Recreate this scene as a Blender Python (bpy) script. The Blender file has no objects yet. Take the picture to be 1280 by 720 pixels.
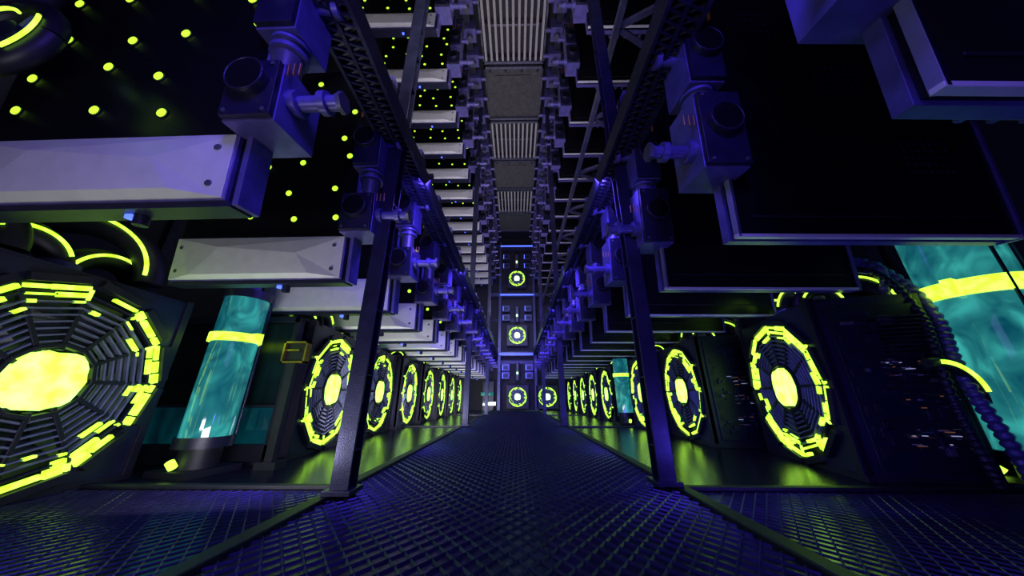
import bpy, math, random
from mathutils import Vector, Matrix
random.seed(4)
sc = bpy.context.scene
try:
    sc.view_settings.view_transform = 'Standard'
    sc.view_settings.look = 'None'
except Exception: pass

# ---------------------------------------------------------------- materials
def mat(name, col, rough=.45, metal=0.0, emis=None, es=0.0, var=.25, nscale=6.0, bump=0.0, bscale=60.0, emis2=None):
    m = bpy.data.materials.new(name); m.use_nodes = True
    nt = m.node_tree; b = nt.nodes['Principled BSDF']
    tc = nt.nodes.new('ShaderNodeTexCoord')
    nz = nt.nodes.new('ShaderNodeTexNoise'); nz.inputs['Scale'].default_value = nscale; nz.inputs['Detail'].default_value = 4
    nt.links.new(tc.outputs['Object'], nz.inputs['Vector'])
    rp = nt.nodes.new('ShaderNodeValToRGB')
    c = Vector(col)
    rp.color_ramp.elements[0].position = .3; rp.color_ramp.elements[1].position = .7
    rp.color_ramp.elements[0].color = (*(c*(1-var)), 1); rp.color_ramp.elements[1].color = (*(c*(1+var)), 1)
    nt.links.new(nz.outputs['Fac'], rp.inputs['Fac'])
    nt.links.new(rp.outputs['Color'], b.inputs['Base Color'])
    b.inputs['Roughness'].default_value = rough; b.inputs['Metallic'].default_value = metal
    if emis:
        b.inputs['Emission Color'].default_value = (*emis, 1); b.inputs['Emission Strength'].default_value = es
        if emis2:
            r2 = nt.nodes.new('ShaderNodeValToRGB'); r2.color_ramp.elements[0].position=.38; r2.color_ramp.elements[1].position=.62
            r2.color_ramp.elements[0].color=(*emis,1); r2.color_ramp.elements[1].color=(*emis2,1)
            nt.links.new(nz.outputs['Fac'], r2.inputs['Fac']); nt.links.new(r2.outputs['Color'], b.inputs['Emission Color'])
    if bump:
        n2 = nt.nodes.new('ShaderNodeTexNoise'); n2.inputs['Scale'].default_value = bscale
        nt.links.new(tc.outputs['Object'], n2.inputs['Vector'])
        bp = nt.nodes.new('ShaderNodeBump'); bp.inputs['Strength'].default_value = bump; bp.inputs['Distance'].default_value = .02
        nt.links.new(n2.outputs['Fac'], bp.inputs['Height']); nt.links.new(bp.outputs['Normal'], b.inputs['Normal'])
    return m

M = {}
M['black'] = mat('black_lacquer', (.004,.004,.006), .3)
M['navy'] = mat('navy_plastic', (.010,.010,.032), .4, bump=.1)
M['violet'] = mat('violet_metal', (.125,.11,.34), .36, .35)
M['pale'] = mat('pale_brushed_metal', (.72,.71,.70), .36, .2, var=.06)
M['grey'] = mat('grey_metal', (.12,.12,.17), .4, .5)
M['steel'] = mat('dark_steel', (.032,.033,.072), .36, .6, bump=.15)
M['dark'] = mat('dark_rubber', (.008,.008,.016), .5)
M['yellow'] = mat('yellow_led', (.05,.1,.01), .4, 0, (.42,1.0,.022), 2.0, var=.05, nscale=9, emis2=(.50,1.0,.10))
M['hub'] = mat('yellow_hub_led', (.05,.1,.01), .4, 0, (.44,1.0,.06), 2.3, var=.05, nscale=5, emis2=(.46,1.1,.22))
M['dot'] = mat('yellow_dot_led', (.05,.1,.01), .4, 0, (.50,1.0,.04), 1.6, var=.05)
M['blue'] = mat('blue_led', (.02,.05,.6), .4, 0, (.08,.14,1.0), 2.2)
M['white'] = mat('white_led', (.5,.7,.5), .4, 0, (.55,.95,.45), 1.8)
M['endgrey'] = mat('end_rack_metal', (.07,.075,.16), .35, .5)
M['orange'] = mat('copper_contact', (.34,.17,.09), .35, .8, (.6,.2,.05), .02)  # copper, plus a faint emission painting its orange reflections
M['brass'] = mat('brass_frame', (.4,.28,.05), .35, .8)
M['beige'] = mat('beige_slat', (.52,.48,.46), .5, .1, var=.08)
M['ceilpanel'] = mat('ceiling_panel_grey', (.085,.08,.08), .6, .1, bump=.2)
M['wall'] = mat('wall_dark_panel', (.010,.010,.02), .6, bump=.3, bscale=20)
M['floorbase'] = mat('walkway_base', (.011,.010,.034), .26, .55, bump=.2, bscale=30)
M['lattice'] = mat('walkway_lattice', (.062,.056,.14), .32, .8)
M['sidefloor'] = mat('side_floor_metal', (.012,.011,.036), .22, .55, bump=.12, bscale=14)
M['web'] = mat('grille_metal', (.20,.21,.34), .4, .4)
M['pcb'] = mat('circuit_board_green', (.005,.012,.022), .4)
M['glint_o'] = mat('board_glint_orange', (.2,.1,.04), .4, 0, (.8,.30,.14), .13)  # orange reflections on the boards, painted as emission
M['glint_w'] = mat('board_glint_white', (.3,.3,.4), .4, 0, (.55,.6,1.0), .4)  # white reflections on the boards, painted as emission

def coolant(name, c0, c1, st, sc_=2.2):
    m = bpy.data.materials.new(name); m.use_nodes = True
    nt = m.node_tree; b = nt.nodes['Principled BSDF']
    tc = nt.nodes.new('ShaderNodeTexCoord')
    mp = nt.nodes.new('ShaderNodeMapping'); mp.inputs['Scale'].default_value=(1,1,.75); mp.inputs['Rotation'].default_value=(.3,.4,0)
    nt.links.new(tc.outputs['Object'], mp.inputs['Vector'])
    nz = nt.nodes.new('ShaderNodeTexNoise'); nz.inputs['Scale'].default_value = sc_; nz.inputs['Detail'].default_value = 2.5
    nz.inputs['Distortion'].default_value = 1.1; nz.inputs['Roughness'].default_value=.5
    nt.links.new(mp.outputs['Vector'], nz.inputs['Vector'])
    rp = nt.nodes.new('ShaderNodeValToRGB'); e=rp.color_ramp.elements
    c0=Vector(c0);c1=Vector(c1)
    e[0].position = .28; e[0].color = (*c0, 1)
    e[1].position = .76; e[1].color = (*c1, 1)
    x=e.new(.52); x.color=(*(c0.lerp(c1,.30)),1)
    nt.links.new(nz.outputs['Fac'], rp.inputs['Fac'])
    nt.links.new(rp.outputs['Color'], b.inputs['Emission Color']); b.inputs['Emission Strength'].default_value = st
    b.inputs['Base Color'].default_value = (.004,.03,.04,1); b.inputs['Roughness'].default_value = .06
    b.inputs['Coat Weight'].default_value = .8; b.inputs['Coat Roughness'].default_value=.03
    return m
M['coolant'] = coolant('cyan_coolant', (.0,.06,.10), (.06,.58,.52), .88, 2.4)
M['teal_reflection'] = coolant('teal_glass_reflection', (.0,.004,.010), (.0,.20,.24), .5, 1.2)  # dark glass with its teal reflection put in as emission
MK = list(M.keys())

# ---------------------------------------------------------------- mesh builder
class MB:
    def __init__(s): s.v=[]; s.f=[]; s.m=[]; s.sm=[]
    def add(s, vs, fs, m, smooth=False):
        o=len(s.v); s.v += [tuple(v) for v in vs]
        for f in fs: s.f.append([i+o for i in f]); s.m.append(m); s.sm.append(smooth)
    def box(s, c, d, m, R=None):
        c=Vector(c); hx,hy,hz=d[0]/2,d[1]/2,d[2]/2
        P=[Vector((x,y,z)) for x in(-hx,hx) for y in(-hy,hy) for z in(-hz,hz)]
        if R is not None: P=[R@p for p in P]
        s.add([c+p for p in P],[(0,1,3,2),(4,6,7,5),(0,4,5,1),(2,3,7,6),(0,2,6,4),(1,5,7,3)],m)
    def bb(s,x0,x1,y0,y1,z0,z1,m): s.box(((x0+x1)/2,(y0+y1)/2,(z0+z1)/2),(x1-x0,y1-y0,z1-z0),m)
    def bar(s,p0,p1,w,h,m,up=(0,0,1)):
        p0=Vector(p0);p1=Vector(p1);d=(p1-p0);L=d.length;d.normalize();u=Vector(up)
        a=d.cross(u)
        if a.length<1e-4: a=d.cross(Vector((1,0,0)))
        a.normalize();u=a.cross(d)
        R=Matrix((a,d,u)).transposed()
        s.box((p0+p1)/2,(w,L,h),m,R)
    def cyl(s,p0,p1,r,m,n=18,r1=None,caps=True):
        p0=Vector(p0);p1=Vector(p1);d=(p1-p0).normalized();a=d.cross(Vector((0,0,1)))
        if a.length<1e-4:a=Vector((1,0,0))
        a.normalize();b=d.cross(a); r1=r if r1 is None else r1
        vs=[];
        for p,rr in((p0,r),(p1,r1)):
            for i in range(n):
                t=2*math.pi*i/n; vs.append(p+a*math.cos(t)*rr+b*math.sin(t)*rr)
        s.add(vs,[(i,(i+1)%n,(i+1)%n+n,i+n) for i in range(n)],m,True)
        if caps:
            s.add(vs[:n],[tuple(range(n-1,-1,-1))],m); s.add(vs[n:],[tuple(range(n))],m)
    def tube(s,pts,r,m,n=10,rad=None):
        pts=[Vector(p) for p in pts];N=len(pts);vs=[];a=None
        for k,p in enumerate(pts):
            d=(pts[min(k+1,N-1)]-pts[max(k-1,0)]).normalized()
            if a is None:
                a=d.cross(Vector((.31,.2,.93)))
            a=(a-d*a.dot(d)).normalized(); b=d.cross(a)
            rr=r if rad is None else rad[k]
            for i in range(n):
                t=2*math.pi*i/n; vs.append(p+a*math.cos(t)*rr+b*math.sin(t)*rr)
        fs=[(k*n+i,k*n+(i+1)%n,(k+1)*n+(i+1)%n,(k+1)*n+i) for k in range(N-1) for i in range(n)]
        s.add(vs,fs,m,True); s.add(vs[:n],[tuple(range(n))],m); s.add(vs[-n:],[tuple(range(n))],m)
    def smooth_tube(s,pts,r,m,beads=0,K=60):
        pts=[Vector(p) for p in pts]
        out=[];rad=[];N=len(pts)-1
        if beads: K=beads*6
        for k in range(K+1):
            t=k/K*N;i=min(int(t),N-1);u=t-i
            p0=pts[max(i-1,0)];p1=pts[i];p2=pts[i+1];p3=pts[min(i+2,N)]
            out.append(.5*((2*p1)+(p2-p0)*u+(2*p0-5*p1+4*p2-p3)*u*u+(3*p1-p0-3*p2+p3)*u**3))
            rad.append(r*(.68+.32*abs(math.sin(math.pi*k/6))) if beads else r)
        s.tube(out,r,m,10,rad)
    def torus(s,c,ax,bx,R,r,m,a0=0,a1=2*math.pi,n=28,k=8):
        c=Vector(c);ax=Vector(ax);bx=Vector(bx)
        s.tube([c+ax*math.cos(a0+(a1-a0)*i/n)*R+bx*math.sin(a0+(a1-a0)*i/n)*R for i in range(n+1)],r,m,k)
    def mesh(s,name,bevel=0,mirror=False):
        me=bpy.data.meshes.new(name)
        vs=s.v;fs=s.f
        if mirror: vs=[(-x,y,z) for x,y,z in vs]; fs=[list(reversed(f)) for f in fs]
        me.from_pydata(vs,[],fs)
        used=sorted(set(s.m),key=MK.index); idx={k:i for i,k in enumerate(used)}
        for k in used: me.materials.append(M[k])
        for p,m_,sm in zip(me.polygons,s.m,s.sm): p.material_index=idx[m_]; p.use_smooth=sm
        me.update()
        if bevel:
            o=bpy.data.objects.new('tmp',me); sc.collection.objects.link(o)
            b=o.modifiers.new('b','BEVEL'); b.width=bevel; b.segments=2; b.limit_method='ANGLE'; b.angle_limit=math.radians(50)
            dg=bpy.context.evaluated_depsgraph_get()
            m2=bpy.data.meshes.new_from_object(o.evaluated_get(dg)); m2.name=name
            bpy.data.objects.remove(o); return m2
        return me
def put(name,me,loc=(0,0,0),rot=(0,0,0)):
    o=bpy.data.objects.new(name,me); o.location=loc; o.rotation_euler=rot
    sc.collection.objects.link(o); return o

Y0=-2.0; Y1=29.0
# ---------------------------------------------------------------- shell
b=MB(); b.bb(-9,9,Y0,Y1,-.3,0,'sidefloor'); b.bb(-1.9,1.9,Y0,Y1-.4,0,.012,'floorbase'); put('floor',b.mesh('floor'))
b=MB(); b.bb(-9.3,-9,Y0,Y1,-.3,18,'wall')
for i in range(11): b.bb(-9,-8.85,Y0+i*2.9,Y0+i*2.9+.25,0,17.2,'steel')
put('wall_left',b.mesh('wl'))
b=MB(); b.bb(9,9.3,Y0,Y1,-.3,18,'wall')
for i in range(11): b.bb(8.85,9,Y0+i*2.9,Y0+i*2.9+.25,0,17.2,'steel')
put('wall_right',b.mesh('wr'))
b=MB(); b.bb(-9,9,Y1,Y1+.3,-.3,18,'wall')
for z in (4,8,12): b.bb(-9,9,Y1-.1,Y1,z,z+.3,'steel')
put('wall_back',b.mesh('wb'))
b=MB(); b.bb(-9.3,9.3,Y0,Y1+.3,17.2,17.5,'wall'); put('ceiling',b.mesh('ceil'))

# lattice
def lattice(b,x0,x1,y0,y1,z,per=.14,sl=.765,w=.020,h=.014,m='lattice'):
    W=x1-x0; dy=per/sl
    k=int((y1-y0+W/sl)/dy)+2
    for sgn in (1,-1):
        for i in range(k):
            ys=y0-W/sl+i*dy
            ya=max(ys,y0); yb=min(ys+W/sl,y1)
            if yb-ya<.02: continue
            xa=x0+(ya-ys)*sl; xb=x0+(yb-ys)*sl
            if sgn<0: xa=x0+x1-xa; xb=x0+x1-xb
            p0=Vector((xa,ya,z));p1=Vector((xb,yb,z));d=(p1-p0).normalized();s=Vector((-d.y,d.x,0))*w/2;t=Vector((0,0,h))
            b.add([p0-s,p0+s,p0+t,p1-s,p1+s,p1+t],[(0,3,5,2),(1,2,5,4),(0,2,1),(3,4,5)],m)
b=MB(); lattice(b,-1.86,1.86,Y0,Y1-1.6,.012,w=.024); put('walkway_grating',b.mesh('wg'))
for s_ in (-1,1):
    b=MB(); x0,x1=(-7.5,-2.03) if s_<0 else (2.03,7.5)
    lattice(b,x0,x1,Y0,4.0,.001,per=.12,w=.014,h=.008); put('side_grating',b.mesh('sg'))
    b=MB(); xx=s_*1.95
    b.bb(xx-.07,xx+.07,Y0,Y1-.4,0,.05,'dark')
    for y in (4.1,12.1,20.1):
        b.bb(min(xx,s_*7.5),max(xx,s_*7.5),y-.05,y+.05,0,.045,'dark')
    put('trim_%d'%(1 if s_<0 else 2),b.mesh('tr',.01))

# ---------------------------------------------------------------- posts + rails
def post():
    b=MB(); H=17.1
    b.bb(-.10,.10,-.10,-.075,0,H,'steel'); b.bb(-.10,.10,.075,.10,0,H,'steel'); b.bb(-.025,.025,-.075,.075,0,H,'steel')
    b.bb(-.15,.15,-.15,.15,0,.05,'steel')
    z=.4
    while z<H-.4:
        b.bb(-.09,.09,-.075,.075,z,z+.02,'steel'); z+=.8
    return b.mesh('post',.006)
pm=post()
for y in (3.75,12,20): put('support_post',pm,(-1.80,y,.05))
for y in (4.15,12.2,20.2): put('support_post',pm,(1.80,y,.05))
for s_ in (-1,1):
    b=MB(); x=s_*1.78; z=4.75
    b.bb(x-.22,x-.18,Y0,Y1-1.2,z-.12,z+.16,'steel'); b.bb(x+.18,x+.22,Y0,Y1-1.2,z-.12,z+.16,'steel')
    b.bb(x-.18,x+.18,Y0,Y1-1.2,z+.02,z+.04,'dark')
    b.bb(x-.02,x+.02,Y0,Y1-1.2,z-.11,z-.06,'steel')
    y=Y0
    while y<Y1-1.4:
        b.bar((x-.2,y,z-.08),(x+.2,y+.14,z-.08),.022,.04,'steel'); b.bar((x-.2,y+.14,z-.05),(x+.2,y,z-.05),.022,.04,'grey'); y+=.1
    put('overhead_rail',b.mesh('rail'))

# ---------------------------------------------------------------- blades
def fittings(b,right=False):
    z0,z1=(.60,1.46) if right else (.62,1.20)
    b.bb(-.06,.38,-.20,.26,z0,z1,'violet')
    b.bb(-.05,.37,-.25,-.20,z0+.02,z1-.02,'navy')
    b.bb(-.02,.35,-.16,.28,1.66,2.45,'violet'); b.bb(-.01,.34,-.21,-.16,1.68,2.43,'navy')
    for zc in ((z0+z1)/2+.06,2.1):
        yy=-.25 if zc<1.6 else -.21
        b.cyl((.16,yy,zc),(.16,yy-.07,zc),.165,'navy',24); b.torus((.16,yy-.07,zc),(1,0,0),(0,0,1),.155,.008,'steel',0,2*math.pi,24,6)
        b.cyl((.16,yy-.05,zc),(.16,yy-.075,zc),.14,'black',24)
    b.cyl((.2,-.0,1.15),(.2,-.0,1.70),.12,'grey')
    b.cyl((.2,-.0,1.50),(.2,-.0,1.54),.16,'violet'); b.cyl((.2,-.0,1.60),(.2,-.0,1.63),.16,'violet')
    zf=.88 if right else .92
    b.cyl((.38,-.05,zf),(.80,-.05,zf),.065,'violet'); b.cyl((.38,-.05,zf),(.45,-.05,zf),.115,'violet',8); b.cyl((.64,-.05,zf),(.70,-.05,zf),.10,'violet'); b.cyl((.80,-.05,zf),(.84,-.05,zf),.095,'grey',6)
    b.cyl((.35,.05,2.2),(.54,.05,2.2),.065,'violet'); b.cyl((.51,.05,2.2),(.57,.05,2.2),.10,'violet')
    for i in range(3):
        b.bb(.02+.09*i,.04+.09*i,-.20,-.17,2.5,2.78,'orange')
        b.bb(.40+.05*i,.41+.05*i,-.2,-.18,1.08,1.20,'orange')
    b.bb(.1,.3,.1,.26,2.45,3.6,'violet')
    b.bb(.06,.34,.0,.3,2.9,3.0,'navy'); b.bb(.06,.34,.0,.3,3.3,3.4,'navy')
    for (x,z) in ((.0,z0+.06),(.32,z0+.06),(.32,z1-.06)): b.cyl((x,-.25,z),(x,-.262,z),.018,'grey',8)
def led_blade():
    b=MB(); W=2.5;H=3.6
    b.bb(-W,0,0,.16,0,H,'black'); b.bb(0,.05,-.02,.20,-.03,H,'violet'); b.bb(-W,0,.16,.20,-.03,H,'navy')
    b.bb(-W,0,-.03,.18,-.05,0,'navy')
    x0,x1,z0,z1=-W+.03,-.06,.02,.62
    b.bb(x0-.015,x1+.015,-.04,0,z0-.015,z1+.015,'violet')
    o=[(x0,-.04,z0),(x1,-.04,z0),(x1,-.04,z1),(x0,-.04,z1)]
    f=[(x0,-.06,z0),(x1,-.06,z0),(x1,-.06,z1),(x0,-.06,z1)]
    r=[(x0+.35,-.13,z0+.05),(x1-.4,-.13,z0+.05),(x1-.62,-.13,z1-.26),(x0+.7,-.13,z1-.16)]
    V=o+f+r
    b.add(V,[(0,1,5,4),(1,2,6,5),(2,3,7,6),(3,0,4,7),(4,5,9,8),(5,6,10,9),(6,7,11,10),(7,4,8,11),(8,9,10,11)],'pale')
    for z in (.14,.48):
        b.cyl((x1-.12,-.05,z),(x1-.12,-.085,z),.026,'grey',12); b.cyl((x0+.1,-.05,z),(x0+.1,-.085,z),.026,'grey',12)
    rr=random.Random(7)
    for z in (1.0,1.42,1.88,2.35,2.85,3.3):
        for x in (-.22,-.92,-1.55,-2.2):
            xx=x+rr.uniform(-.13,.13); zz=z+rr.uniform(-.09,.09)
            b.cyl((xx,0,zz),(xx,-.016,zz),.042,'dot',12)
            b.cyl((xx,0,zz),(xx,-.008,zz),.055,'dark',12)
    fittings(b)
    b.cyl((-.9,.1,-.05),(-.9,.1,-.14),.05,'navy'); b.bb(-1.0,-.94,.05,.1,-.09,-.05,'blue')
    return b.mesh('led_blade',.008)
def dark_blade():
    b=MB(); W=2.75;H=3.6
    b.bb(-W,0,0,.1,0,H,'black'); b.bb(-W-.02,.04,.1,.2,-.03,H,'violet')
    b.bb(-W,.04,-.02,.04,-.035,.0,'pale'); b.bb(0,.03,-.02,.05,-.03,H,'violet'); b.bb(-W-.04,-W,-.02,.16,-.04,H,'violet')
    b.bb(.0,.03,-.02,.05,-.03,.6,'pale')
    b.bb(-W+.2,-.3,.2,.3,.1,1.2,'navy')
    for i in range(9): b.bb(-W+.25+i*.22,-W+.30+i*.22,.3,.42,.15,1.1,'violet')
    for (ax,az) in ((-.35,2.5),(-1.2,1.7),(-1.9,.7)):
        for i in range(7):
            for j in range(5):
                xx=ax-i*.075; zz=az+j*.085
                b.bb(xx-.017,xx+.017,-.006,0,zz-.017,zz+.017,'steel')
    b.bb(-W+.15,-.15,-.012,0,.18,.2,'dark')
    fittings(b,True)
    return b.mesh('dark_blade',.008,mirror=True)
lb=led_blade(); rb=dark_blade()
TX=math.radians(6); RZ=math.radians(1.2)
S=1.6
for k in range(16):
    y=2.22+k*S
    if k==0: y=2.08
    if y<27: put('led_server_blade',lb,(-2.27,y,2.52),(TX,0,-RZ))
for k in range(17):
    y=1.12+k*1.5
    if y<27: put('server_blade',rb,(2.25,y,2.5),(TX,0,RZ))
for k in range(15):
    y=4.0+k*S
    if y<27.3:
        put('led_server_blade',lb,(-2.2,y,11.0),(0,0,0)); put('server_blade',rb,(2.2,y,11.0),(0,0,0))
for s_ in (-1,1):
    for z in (6.15,14.62):
        b=MB()
        for xx in (2.5,4.4): b.bb(s_*xx-.1,s_*xx+.1,Y0,Y1-.3,z,z+.16,'steel')
        y=Y0+.3
        while y<Y1-.5:
            b.bb(min(s_*2.05,s_*5.0),max(s_*2.05,s_*5.0),y-.05,y+.05,z+.16,z+.26,'steel'); y+=2.0
        put('carrier_frame',b.mesh('cf'))

b=MB()
y=1.0;k=0
for xx in (2.6,5.2): b.bb(xx-.07,xx+.07,Y0,Y1-.2,9.6,9.75,'grey')
while y<Y1-2.5:
    a,c=(2.6,5.2) if k%2 else (5.2,2.6)
    b.bar((a,y,9.68),(c,y+1.3,9.68),.13,.1,'grey'); y+=1.3;k+=1
put('zigzag_truss',b.mesh('zz'))
for s_ in (-1,1):
    b=MB(); y=3.0
    while y<Y1-2.0:
        x=1.72
        b.bb(x-.1,x+.45,y,y+.55,15.7,16.3,'violet'); b.cyl((x+.15,y+.3,15.7),(x+.15,y+.3,15.5),.13,'grey')
        b.cyl((x-.32,y+.28,16),(x-.1,y+.28,16),.09,'violet'); b.cyl((x-.34,y+.28,16),(x-.28,y+.28,16),.14,'grey')
        b.bb(x+.1,x+.4,y+.55,y+1.05,15.9,16.2,'navy'); y+=1.05
    b.bb(2.0,2.5,Y0,Y1-.2,16.3,17.15,'navy')
    put('pipe_manifold',b.mesh('pm',0,mirror=(s_<0)))

for k in range(9):
    y0=7.1+(k-1)*3.15
    b=MB()
    if y0>Y1-3.2: break
    x=1.48
    b.bb(-x,x,y0,y0+.12,16.3,16.6,'grey'); b.bb(-x,x,y0+2.9,y0+3.02,16.3,16.6,'grey')
    b.bb(-x,-x+.08,y0,y0+3.0,16.3,16.6,'grey'); b.bb(x-.08,x,y0,y0+3.0,16.3,16.6,'grey')
    for xx in (-1.2,1.2): b.cyl((xx,y0+1.5,16.5),(xx,y0+1.5,17.2),.05,'steel',8)
    if k%2==1:
        b.bb(-x,x,y0,y0+3,16.75,16.85,'dark')
        for i in range(11):
            xx=-x+.16+i*(2*x-.32)/10; b.bb(xx-.052,xx+.052,y0+.1,y0+2.92,16.35,16.5,'beige')
        b.bb(-x,x,y0+1.45,y0+1.53,16.5,16.6,'grey')
        put('ceiling_vent_panel',b.mesh('cv'))
    else:
        b.bb(-x+.08,x-.08,y0+.1,y0+2.92,16.45,16.6,'ceilpanel')
        b.bb(-.9,.9,y0+.5,y0+2.5,16.40,16.45,'ceilpanel')
        for i in range(4):
            b.cyl((-1.2+.8*i,y0+.28,16.45),(-1.2+.8*i,y0+.28,16.38),.07,'steel',12)
        put('ceiling_service_panel',b.mesh('cs'))

# ---------------------------------------------------------------- fan towers (face +x, corridor side)
def fan_parts(b,R,cz,seed=1,half=1.2,hubm='hub',hr=.30):
    rr=random.Random(seed); n=48
    def P(r,a,x): return Vector((x,math.cos(a)*r,cz+math.sin(a)*r))
    fo=[];fi=[];bi=[]
    for i in range(n):
        a=2*math.pi*i/n; c,s=math.cos(a),math.sin(a); k=half/max(abs(c),abs(s))
        fo.append(Vector((0,c*k,cz+s*k))); fi.append(P(R,a,0)); bi.append(P(R,a,-.3))
    V=fo+fi+bi
    F=[(i,(i+1)%n,n+(i+1)%n,n+i) for i in range(n)]+[(n+i,n+(i+1)%n,2*n+(i+1)%n,2*n+i) for i in range(n)]+[tuple(range(2*n,3*n))]
    b.add(V,F,'navy')
    for i in range(12):
        a0=2*math.pi*i/12+.05;a1=2*math.pi*(i+1)/12-.05
        b.bar(P(R+.06,a0,.03),P(R+.06,a1,.03),.09,.08,'dark',up=(1,0,0))
    N=12
    for j,r in enumerate([.40,.47,.54,.61,.68,.75,.82,.9]):
        for i in range(N):
            a0=2*math.pi*i/N;a1=2*math.pi*(i+1)/N
            b.bar(P(r*R,a0,-.02+.004*j),P(r*R,a1,-.02+.004*j),.022,.05,'web' if j<7 else 'steel',up=(1,0,0))
    for i in range(N):
        a=2*math.pi*i/N; b.bar(P(.3*R,a,-.01),P(R,a,-.01),.045,.06,'dark',up=(1,0,0))
    for r,w,pr in ((.975,.066,.90),(.895,.046,.70),(.82,.036,.48),(.75,.028,.25)):
        for i in range(N):
            t=0.03
            am=2*math.pi*(i+.5)/N
            bias=.35+.65*abs(math.cos(am+.5))
            while t<.95:
                L=rr.uniform(.22,.6)
                if rr.random()<pr*(bias if r<.95 else 1):
                    A=P(r*R,2*math.pi*i/N,.02);B=P(r*R,2*math.pi*(i+1)/N,.02)
                    b.bar(A.lerp(B,t),A.lerp(B,min(t+L-.04,.98)),w*rr.uniform(.5,1.35),.05,'yellow',up=(1,0,0))
                t+=L
    for i in range(N):
        if rr.random()<.5:
            a=2*math.pi*i/N; b.bar(P(.84*R,a,.03),P(.96*R,a,.03),.03,.03,'yellow',up=(1,0,0))
    hb=[];m_=26
    for i in range(m_):
        a=2*math.pi*i/m_
        sq=1/max(abs(math.cos(a)),abs(math.sin(a)))**.35
        hb.append(P(R*hr*sq*(.93+rr.uniform(-.05,.05)),a,.05))
    hb2=[v+Vector((-.2,0,0)) for v in hb]
    b.add(hb+hb2,[tuple(range(m_))]+[(i,(i+1)%m_,m_+(i+1)%m_,m_+i) for i in range(m_)],hubm)
    for i in range(12):
        a0=2*math.pi*i/12;a1=2*math.pi*(i+1)/12
        b.bar(P(.355*R,a0,.0),P(.355*R,a1,.0),.04,.08,'dark',up=(1,0,0))
    for i in range(9):
        a=2*math.pi*i/9
        V=[P(.25*R,a,-.12),P(.25*R,a+.35,-.24),P(.6*R,a+.55,-.24),P(.6*R,a+.15,-.12),P(.93*R,a+.75,-.24),P(.93*R,a+.35,-.12)]
        b.add(V,[(0,1,2,3),(3,2,4,5)],'navy')
def tower(seed,mirror):
    b=MB(); h=1.2; cz=1.18; D=1.3
    fan_parts(b,1.08,cz,seed)
    rr=random.Random(seed+50)
    b.bb(-D,-.31,-h,h,0,2.4,'navy')
    b.bb(-.31,0,-h,-h+.03,0,2.38,'navy'); b.bb(-.31,0,h-.03,h,0,2.38,'navy'); b.bb(-.31,0,-h,h,2.35,2.40,'navy')
    b.bb(-D-.02,.02,-h-.02,h+.02,0,.08,'dark')
    for yy in (-h,h-.1): b.bb(-.08,.03,yy,yy+.1,.05,2.42,'dark')
    b.bb(-D+.08,-.15,-h-.04,-h,.15,2.25,'pcb')
    for i in range(60):
        x=rr.uniform(-D+.15,-.3); z=rr.uniform(.25,2.15); w=rr.choice([.04,.07,.14]);hh=rr.choice([.03,.05,.12])
        b.box((x,-h-.06,z),(w,.06,hh),rr.choice(['dark','dark','steel','navy','grey','navy']))
    for i in range(80):
        x=rr.uniform(-D+.12,-.55); z=rr.choice([.45,.55,.62,.9,.97,1.04,1.3,1.37,1.44])+rr.uniform(-.02,.02)
        b.box((x,-h-.07,z),(rr.choice([.02,.05,.09]),.03,.010),rr.choice(['orange','grey','pale','web','glint_o','glint_w','pale','web']))  # small board parts mixed with glowing flecks painted as reflections
    for i in range(10): b.bb(-D+.2,-.65,-h-.14,-h-.04,1.55+i*.055,1.57+i*.055,'steel')
    for i in range(8): b.bb(-.28+.0,-.2,-h-.05,-h,.3+i*.24,.42+i*.24,'dark')
    for (yc,R,x) in ((-.5,.34,-.3),(.45,.42,-.55)):
        b.torus((x,yc,2.38),(0,1,0),(0,0,1),R,.14,'dark',0,math.pi,24,12)
        b.torus((x+.14,yc,2.40),(0,1,0),(0,0,1),R+.03,.022,'yellow',.5,math.pi-.15,20,6)
        for a in (0,math.pi):
            b.cyl((x,yc+math.cos(a)*R,2.38),(x,yc+math.cos(a)*R,2.5),.18,'violet',14)
    b.torus((-.85,-.8,2.36),(1,0,0),(0,0,1),.36,.17,'dark',0,math.pi,24,12)
    b.torus((-.85,-.95,2.36),(1,0,0),(0,0,1),.50,.016,'violet',0,math.pi,24,6)
    b.torus((-.85,-.97,2.38),(1,0,0),(0,0,1),.40,.018,'yellow',1.7,math.pi-.1,12,6)
    b.torus((-.3,-.95,2.36),(1,0,0),(0,0,1),.24,.10,'dark',0,math.pi,20,10)
    b.torus((-.3,-1.06,2.36),(1,0,0),(0,0,1),.26,.018,'yellow',.5,math.pi-.2,16,6)
    b.smooth_tube([(-1.15,-.9,2.4),(-1.2,-.95,2.9),(-1.2,-.4,3.05),(-1.15,.2,2.8),(-1.1,.3,2.4)],.08,'violet',16)
    return b.mesh('tower',.006,mirror)
tl=[tower(s,False) for s in (1,2)]; tr=[tower(s,True) for s in (3,4)]
rad=math.radians
put('computer_tower',tl[0],(-5.05,3.35,0),(0,0,rad(2)))
put('computer_tower',tl[1],(-3.95,6.85,0),(0,0,rad(6)))
for i,y in enumerate((9.6,12.3,15.0,17.7,20.4,23.1,25.8)):
    put('computer_tower',tl[i%2],(-4.1,y,0),(0,0,rad(4)))
put('computer_tower',tr[0],(4.75,5.6,0),(0,0,rad(-14)))
put('computer_tower',tr[1],(4.45,8.5,0),(0,0,rad(-6)))
for i,y in enumerate((11.1,15.4,18.1,20.8,23.5,26.2)):
    put('computer_tower',tr[i%2],(4.4,y,0),(0,0,rad(-3)))

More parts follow.
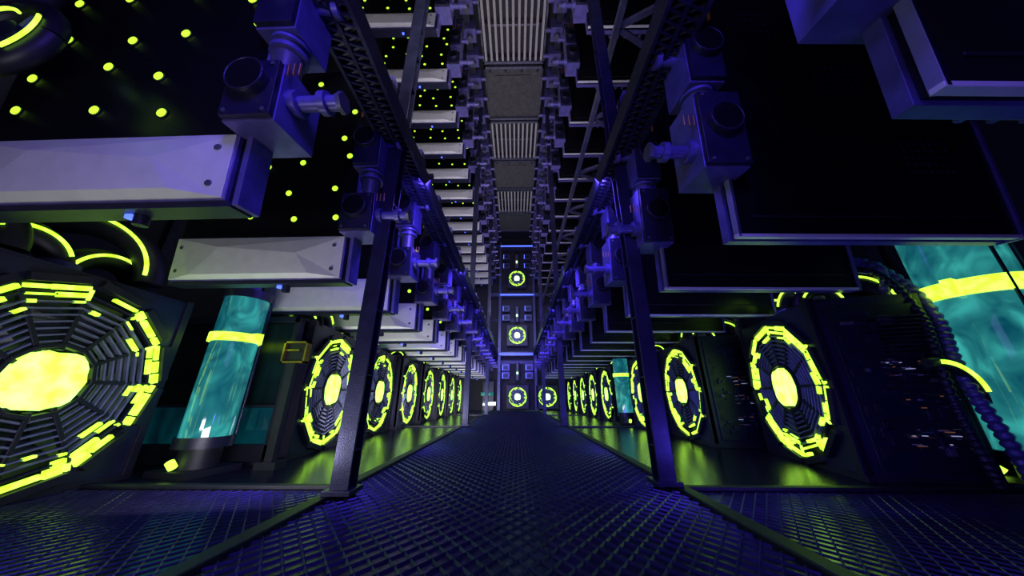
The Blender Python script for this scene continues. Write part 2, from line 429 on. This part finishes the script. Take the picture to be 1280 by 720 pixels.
# ---------------------------------------------------------------- coolant tanks
def tank(r,z0,z1,zr,rh=.065,tab=1.6):
    b=MB()
    b.cyl((0,0,.05),(0,0,z0-.12),r*.8,'dark',28); b.cyl((0,0,z0-.14),(0,0,z0),r*1.12,'navy',32)
    b.cyl((0,0,z0),(0,0,z1),r,'coolant',40)
    b.cyl((0,0,z1),(0,0,z1+.14),r*1.1,'navy',32); b.cyl((0,0,z1+.14),(0,0,z1+.3),r*.45,'violet',20)
    b.cyl((0,0,zr-rh),(0,0,zr+rh),r*1.13,'yellow',40)
    b.bb(r*.9,r*tab,-.05,.05,zr-rh,zr+rh,'yellow')
    for a in (.9,1.6,2.3):
        x,y=math.cos(a)*r*1.1,math.sin(a)*r*1.1
        b.cyl((x,y,z0-.1),(x,y,z1+.1),.018,'steel',8)
    b.cyl((r*.1,-r*1.0,.12),(r*.1,-r*1.2,.2),.05,'yellow',12)
    b.bb(-r*1.2,r*1.2,-r*1.2,r*1.2,0,.08,'dark')
    return b.mesh('tank')
put('coolant_tank',tank(.30,.48,2.55,1.9),(-4.5,4.85,0),(0,0,-.2))
put('coolant_tank',tank(.44,.40,3.4,2.38,.105,1.5),(6.38,4.05,0),(0,0,math.pi+.35))
put('coolant_tank',tank(.30,.46,2.55,1.9),(4.45,13.2,0))
b=MB(); b.bb(-7.2,-7.1,4.6,9.0,.2,2.6,'teal_reflection'); b.bb(-7.25,-7.05,4.5,9.1,.0,.2,'navy'); b.bb(-7.25,-7.05,4.5,9.1,2.6,2.75,'navy')  # glass pane, its teal reflection painted as glow
b.bb(-7.25,-7.05,4.5,4.6,0,2.75,'navy'); b.bb(-7.25,-7.05,6.75,6.85,0,2.75,'navy'); put('teal_reflection_window',b.mesh('cw',.01))
b=MB(); b.bb(-6.9,-4.0,5.42,5.47,.3,.85,'teal_reflection'); b.bb(-6.9,-4.0,5.42,5.47,.9,2.3,'black')  # lower strip carries the reflected teal as emission
b.bb(-6.9,-4.0,5.37,5.52,.85,.9,'dark')
b.bb(-7.0,-3.9,5.37,5.52,0,.3,'dark'); b.bb(-7.0,-3.9,5.37,5.52,2.3,2.42,'dark'); b.bb(-7.0,-6.9,5.37,5.52,0,2.42,'dark'); b.bb(-4.0,-3.9,5.37,5.52,0,2.42,'dark')
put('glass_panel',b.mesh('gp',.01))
b=MB()
b.bb(-.2,-.17,0,.12,0,.36,'brass'); b.bb(.17,.2,0,.12,0,.36,'brass'); b.bb(-.2,.2,0,.12,0,.03,'brass'); b.bb(-.2,.2,0,.12,.33,.36,'brass'); b.bb(-.17,.17,.06,.12,.03,.33,'dark')
b.bb(-.17,.06,.03,.06,.2,.23,'brass')
b.bb(-.06,.06,.0,.1,-1.5,0,'dark'); b.bb(-.16,.16,-.05,.2,-1.55,-1.45,'dark')
put('relay_port',b.mesh('rp'),(-3.68,5.1,1.55))
b=MB()
b.smooth_tube([(5.85,4.0,.05),(5.72,3.95,.5),(5.6,3.95,1.0),(5.62,4.0,1.5),(5.8,4.1,2.0),(5.85,4.3,2.6),(5.7,4.6,3.1),(5.6,4.9,3.1),(5.5,5.1,2.5)],.075,'violet',44)
b.smooth_tube([(5.45,4.0,.05),(5.38,3.98,.5),(5.35,3.98,1.0),(5.45,4.0,1.6),(5.6,4.1,2.1),(5.6,4.3,2.7),(5.5,4.6,3.0)],.055,'navy',40)
b.torus((5.25,3.88,1.0),(.2,0,1),(1,0,-.1),.42,.026,'yellow',-.1,1.3,14,6)
b.torus((5.23,3.94,1.0),(.2,0,1),(1,0,-.1),.42,.06,'dark',-.3,1.6,14,8)
put('coolant_hose',b.mesh('h1'))
b=MB()
b.torus((-5.9,3.6,2.55),(.8,.6,0),(0,0,1),.75,.17,'dark',0,math.pi,26,12)
b.torus((-5.82,3.42,2.6),(.8,.6,0),(0,0,1),.78,.024,'yellow',.05,math.pi-.5,24,6)
b.torus((-5.6,2.4,2.45),(.8,.6,0),(0,0,1),.5,.15,'dark',0,math.pi,26,12)
b.torus((-5.5,2.28,2.5),(.8,.6,0),(0,0,1),.5,.022,'yellow',.3,math.pi-.2,24,6)
put('coolant_hose',b.mesh('h2'))
b=MB()
cx,cy,cz=-4.2,1.62,3.87
b.torus((cx,cy,cz),(1,0,0),(0,0,1),.34,.08,'dark',0,2*math.pi,26,12)
b.torus((cx,cy-.1,cz),(1,0,0),(0,0,1),.35,.013,'yellow',-.9,.3,20,6)
b.torus((cx,cy-.1,cz),(1,0,0),(0,0,1),.2,.014,'yellow',.8,1.9,16,6)
b.cyl((cx,cy,cz+.3),(cx,cy,6.15),.09,'dark'); b.cyl((cx,cy-.06,cz),(cx,cy+.06,cz),.12,'navy')
for i in range(5):
    a=i*1.256; b.bar((cx,cy,cz),(cx+.3*math.cos(a),cy,cz+.3*math.sin(a)),.05,.04,'violet',up=(0,1,0))
put('hanging_coolant_ring',b.mesh('h3'))

# ---------------------------------------------------------------- far end stacks
def endunit():
    b=MB()
    fan_parts(b,.8,1.0,9,.95,'white',.36)
    b.bb(-.8,-.31,-.95,.95,.05,1.95,'navy')
    return b.mesh('endfan')
ef=endunit()
def far_fan(x,z): put('exhaust_fan',ef,(x,28.0,z),(0,0,rad(-90)))
for x,z in ((.15,.1),(2.75,.1),(.15,5.5),(.15,11.2)): far_fan(x,z)
b=MB()
for z in (4.6,10.3,15.6):
    b.bb(-2.6,2.9,27.9,28.7,z,z+.35,'endgrey'); b.bb(-1.5,1.8,27.84,27.9,z+.1,z+.2,'blue')
for x in (-1.5,1.8):
    b.bb(x-.12,x+.12,28.0,28.6,0,16.3,'endgrey')
for x in (-.9,1.2):
    for z in (2.6,3.3,7.9,8.8,13.3,14.3):
        b.bb(x-.35,x+.35,28.0,28.6,z,z+.6,'endgrey'); b.bb(x-.2,x+.2,27.95,28.0,z+.15,z+.4,'navy')
        b.bb(x-.3,x-.25,27.93,28.0,z+.05,z+.5,'blue')
for x,z in ((.15,3.0),(.15,8.3),(.15,13.9)):
    b.cyl((x,28.3,z-.5),(x,28.3,z+1.0),.22,'grey'); b.bb(x-.08,x+.08,27.9,28.05,z,z+.2,'white')
for x,z in ((-2.4,5.3),(-2.5,1.2),(-2.3,.4)): b.bb(x-.55,x+.55,27.95,28.3,z,z+.28,'coolant')
b.bb(-2.9,-1.95,28.1,28.5,0,2.4,'navy')
put('end_rack',b.mesh('er'))

# ---------------------------------------------------------------- lights
def area(loc,dirv,sx,sy,col,e):  # unseen area lights added to brighten blades, floor and ceiling; no fixtures
    l=bpy.data.lights.new('fill_light','AREA'); l.shape='RECTANGLE'; l.size=sx; l.size_y=sy; l.color=col; l.energy=e
    o=bpy.data.objects.new('unseen_fill_light',l); o.location=loc
    o.rotation_euler=Vector(dirv).to_track_quat('-Z','Y').to_euler(); sc.collection.objects.link(o)
BL=(.14,.085,1.0); LAV=(.90,.88,1.0)
for y in (.2,4.4,8.6,12.8,17,21.2):
    for s_ in (-1,1):
        area((s_*1.45,y,4.4),(s_*.8,.75,-.6),.3,1.2,BL,44)
        area((s_*1.2,y,4.2),(-s_*.25,.9,-.8),.3,.8,BL,24 if y<1 else 38)
for y in (-.6,3.0,6.8,10.8,14.8,18.8,22.8):  # added low fills aimed up at the blade strips
    for s_ in (-1,1):
        area((s_*2.9,y,.35),(s_*.1,.75,.65),1.4,.3,LAV if s_<0 else BL,(36 if y<5 else 54) if s_<0 else 20)
for y in (0,6,12,18):
    area((0,y,8.5),(0,.45,.9),2.0,2.0,(.95,.88,.92),74)
    area((-.8,y+2,7.0),(-.6,.7,.6),1.5,1.5,LAV,105)
    area((.8,y+2,7.0),(.6,.7,.6),1.5,1.5,BL,50)
area((0,-1.8,3.0),(0,1,.0),3.5,2.0,(.27,.20,1.0),24)
area((0,24.5,8),(0,1,-.1),3,8,(.3,.35,1.0),110)

w=bpy.data.worlds.new('world'); sc.world=w; w.use_nodes=True
bg=w.node_tree.nodes['Background']; bg.inputs['Color'].default_value=(.06,.045,.35,1); bg.inputs['Strength'].default_value=.07

cam=bpy.data.cameras.new('camera'); cam.sensor_width=36; cam.lens=36*378/1280; cam.clip_start=.02; cam.clip_end=200
co=bpy.data.objects.new('camera',cam); co.location=(.06,0,1.0); co.rotation_euler=(rad(110),0,rad(.8))
sc.collection.objects.link(co); sc.camera=co
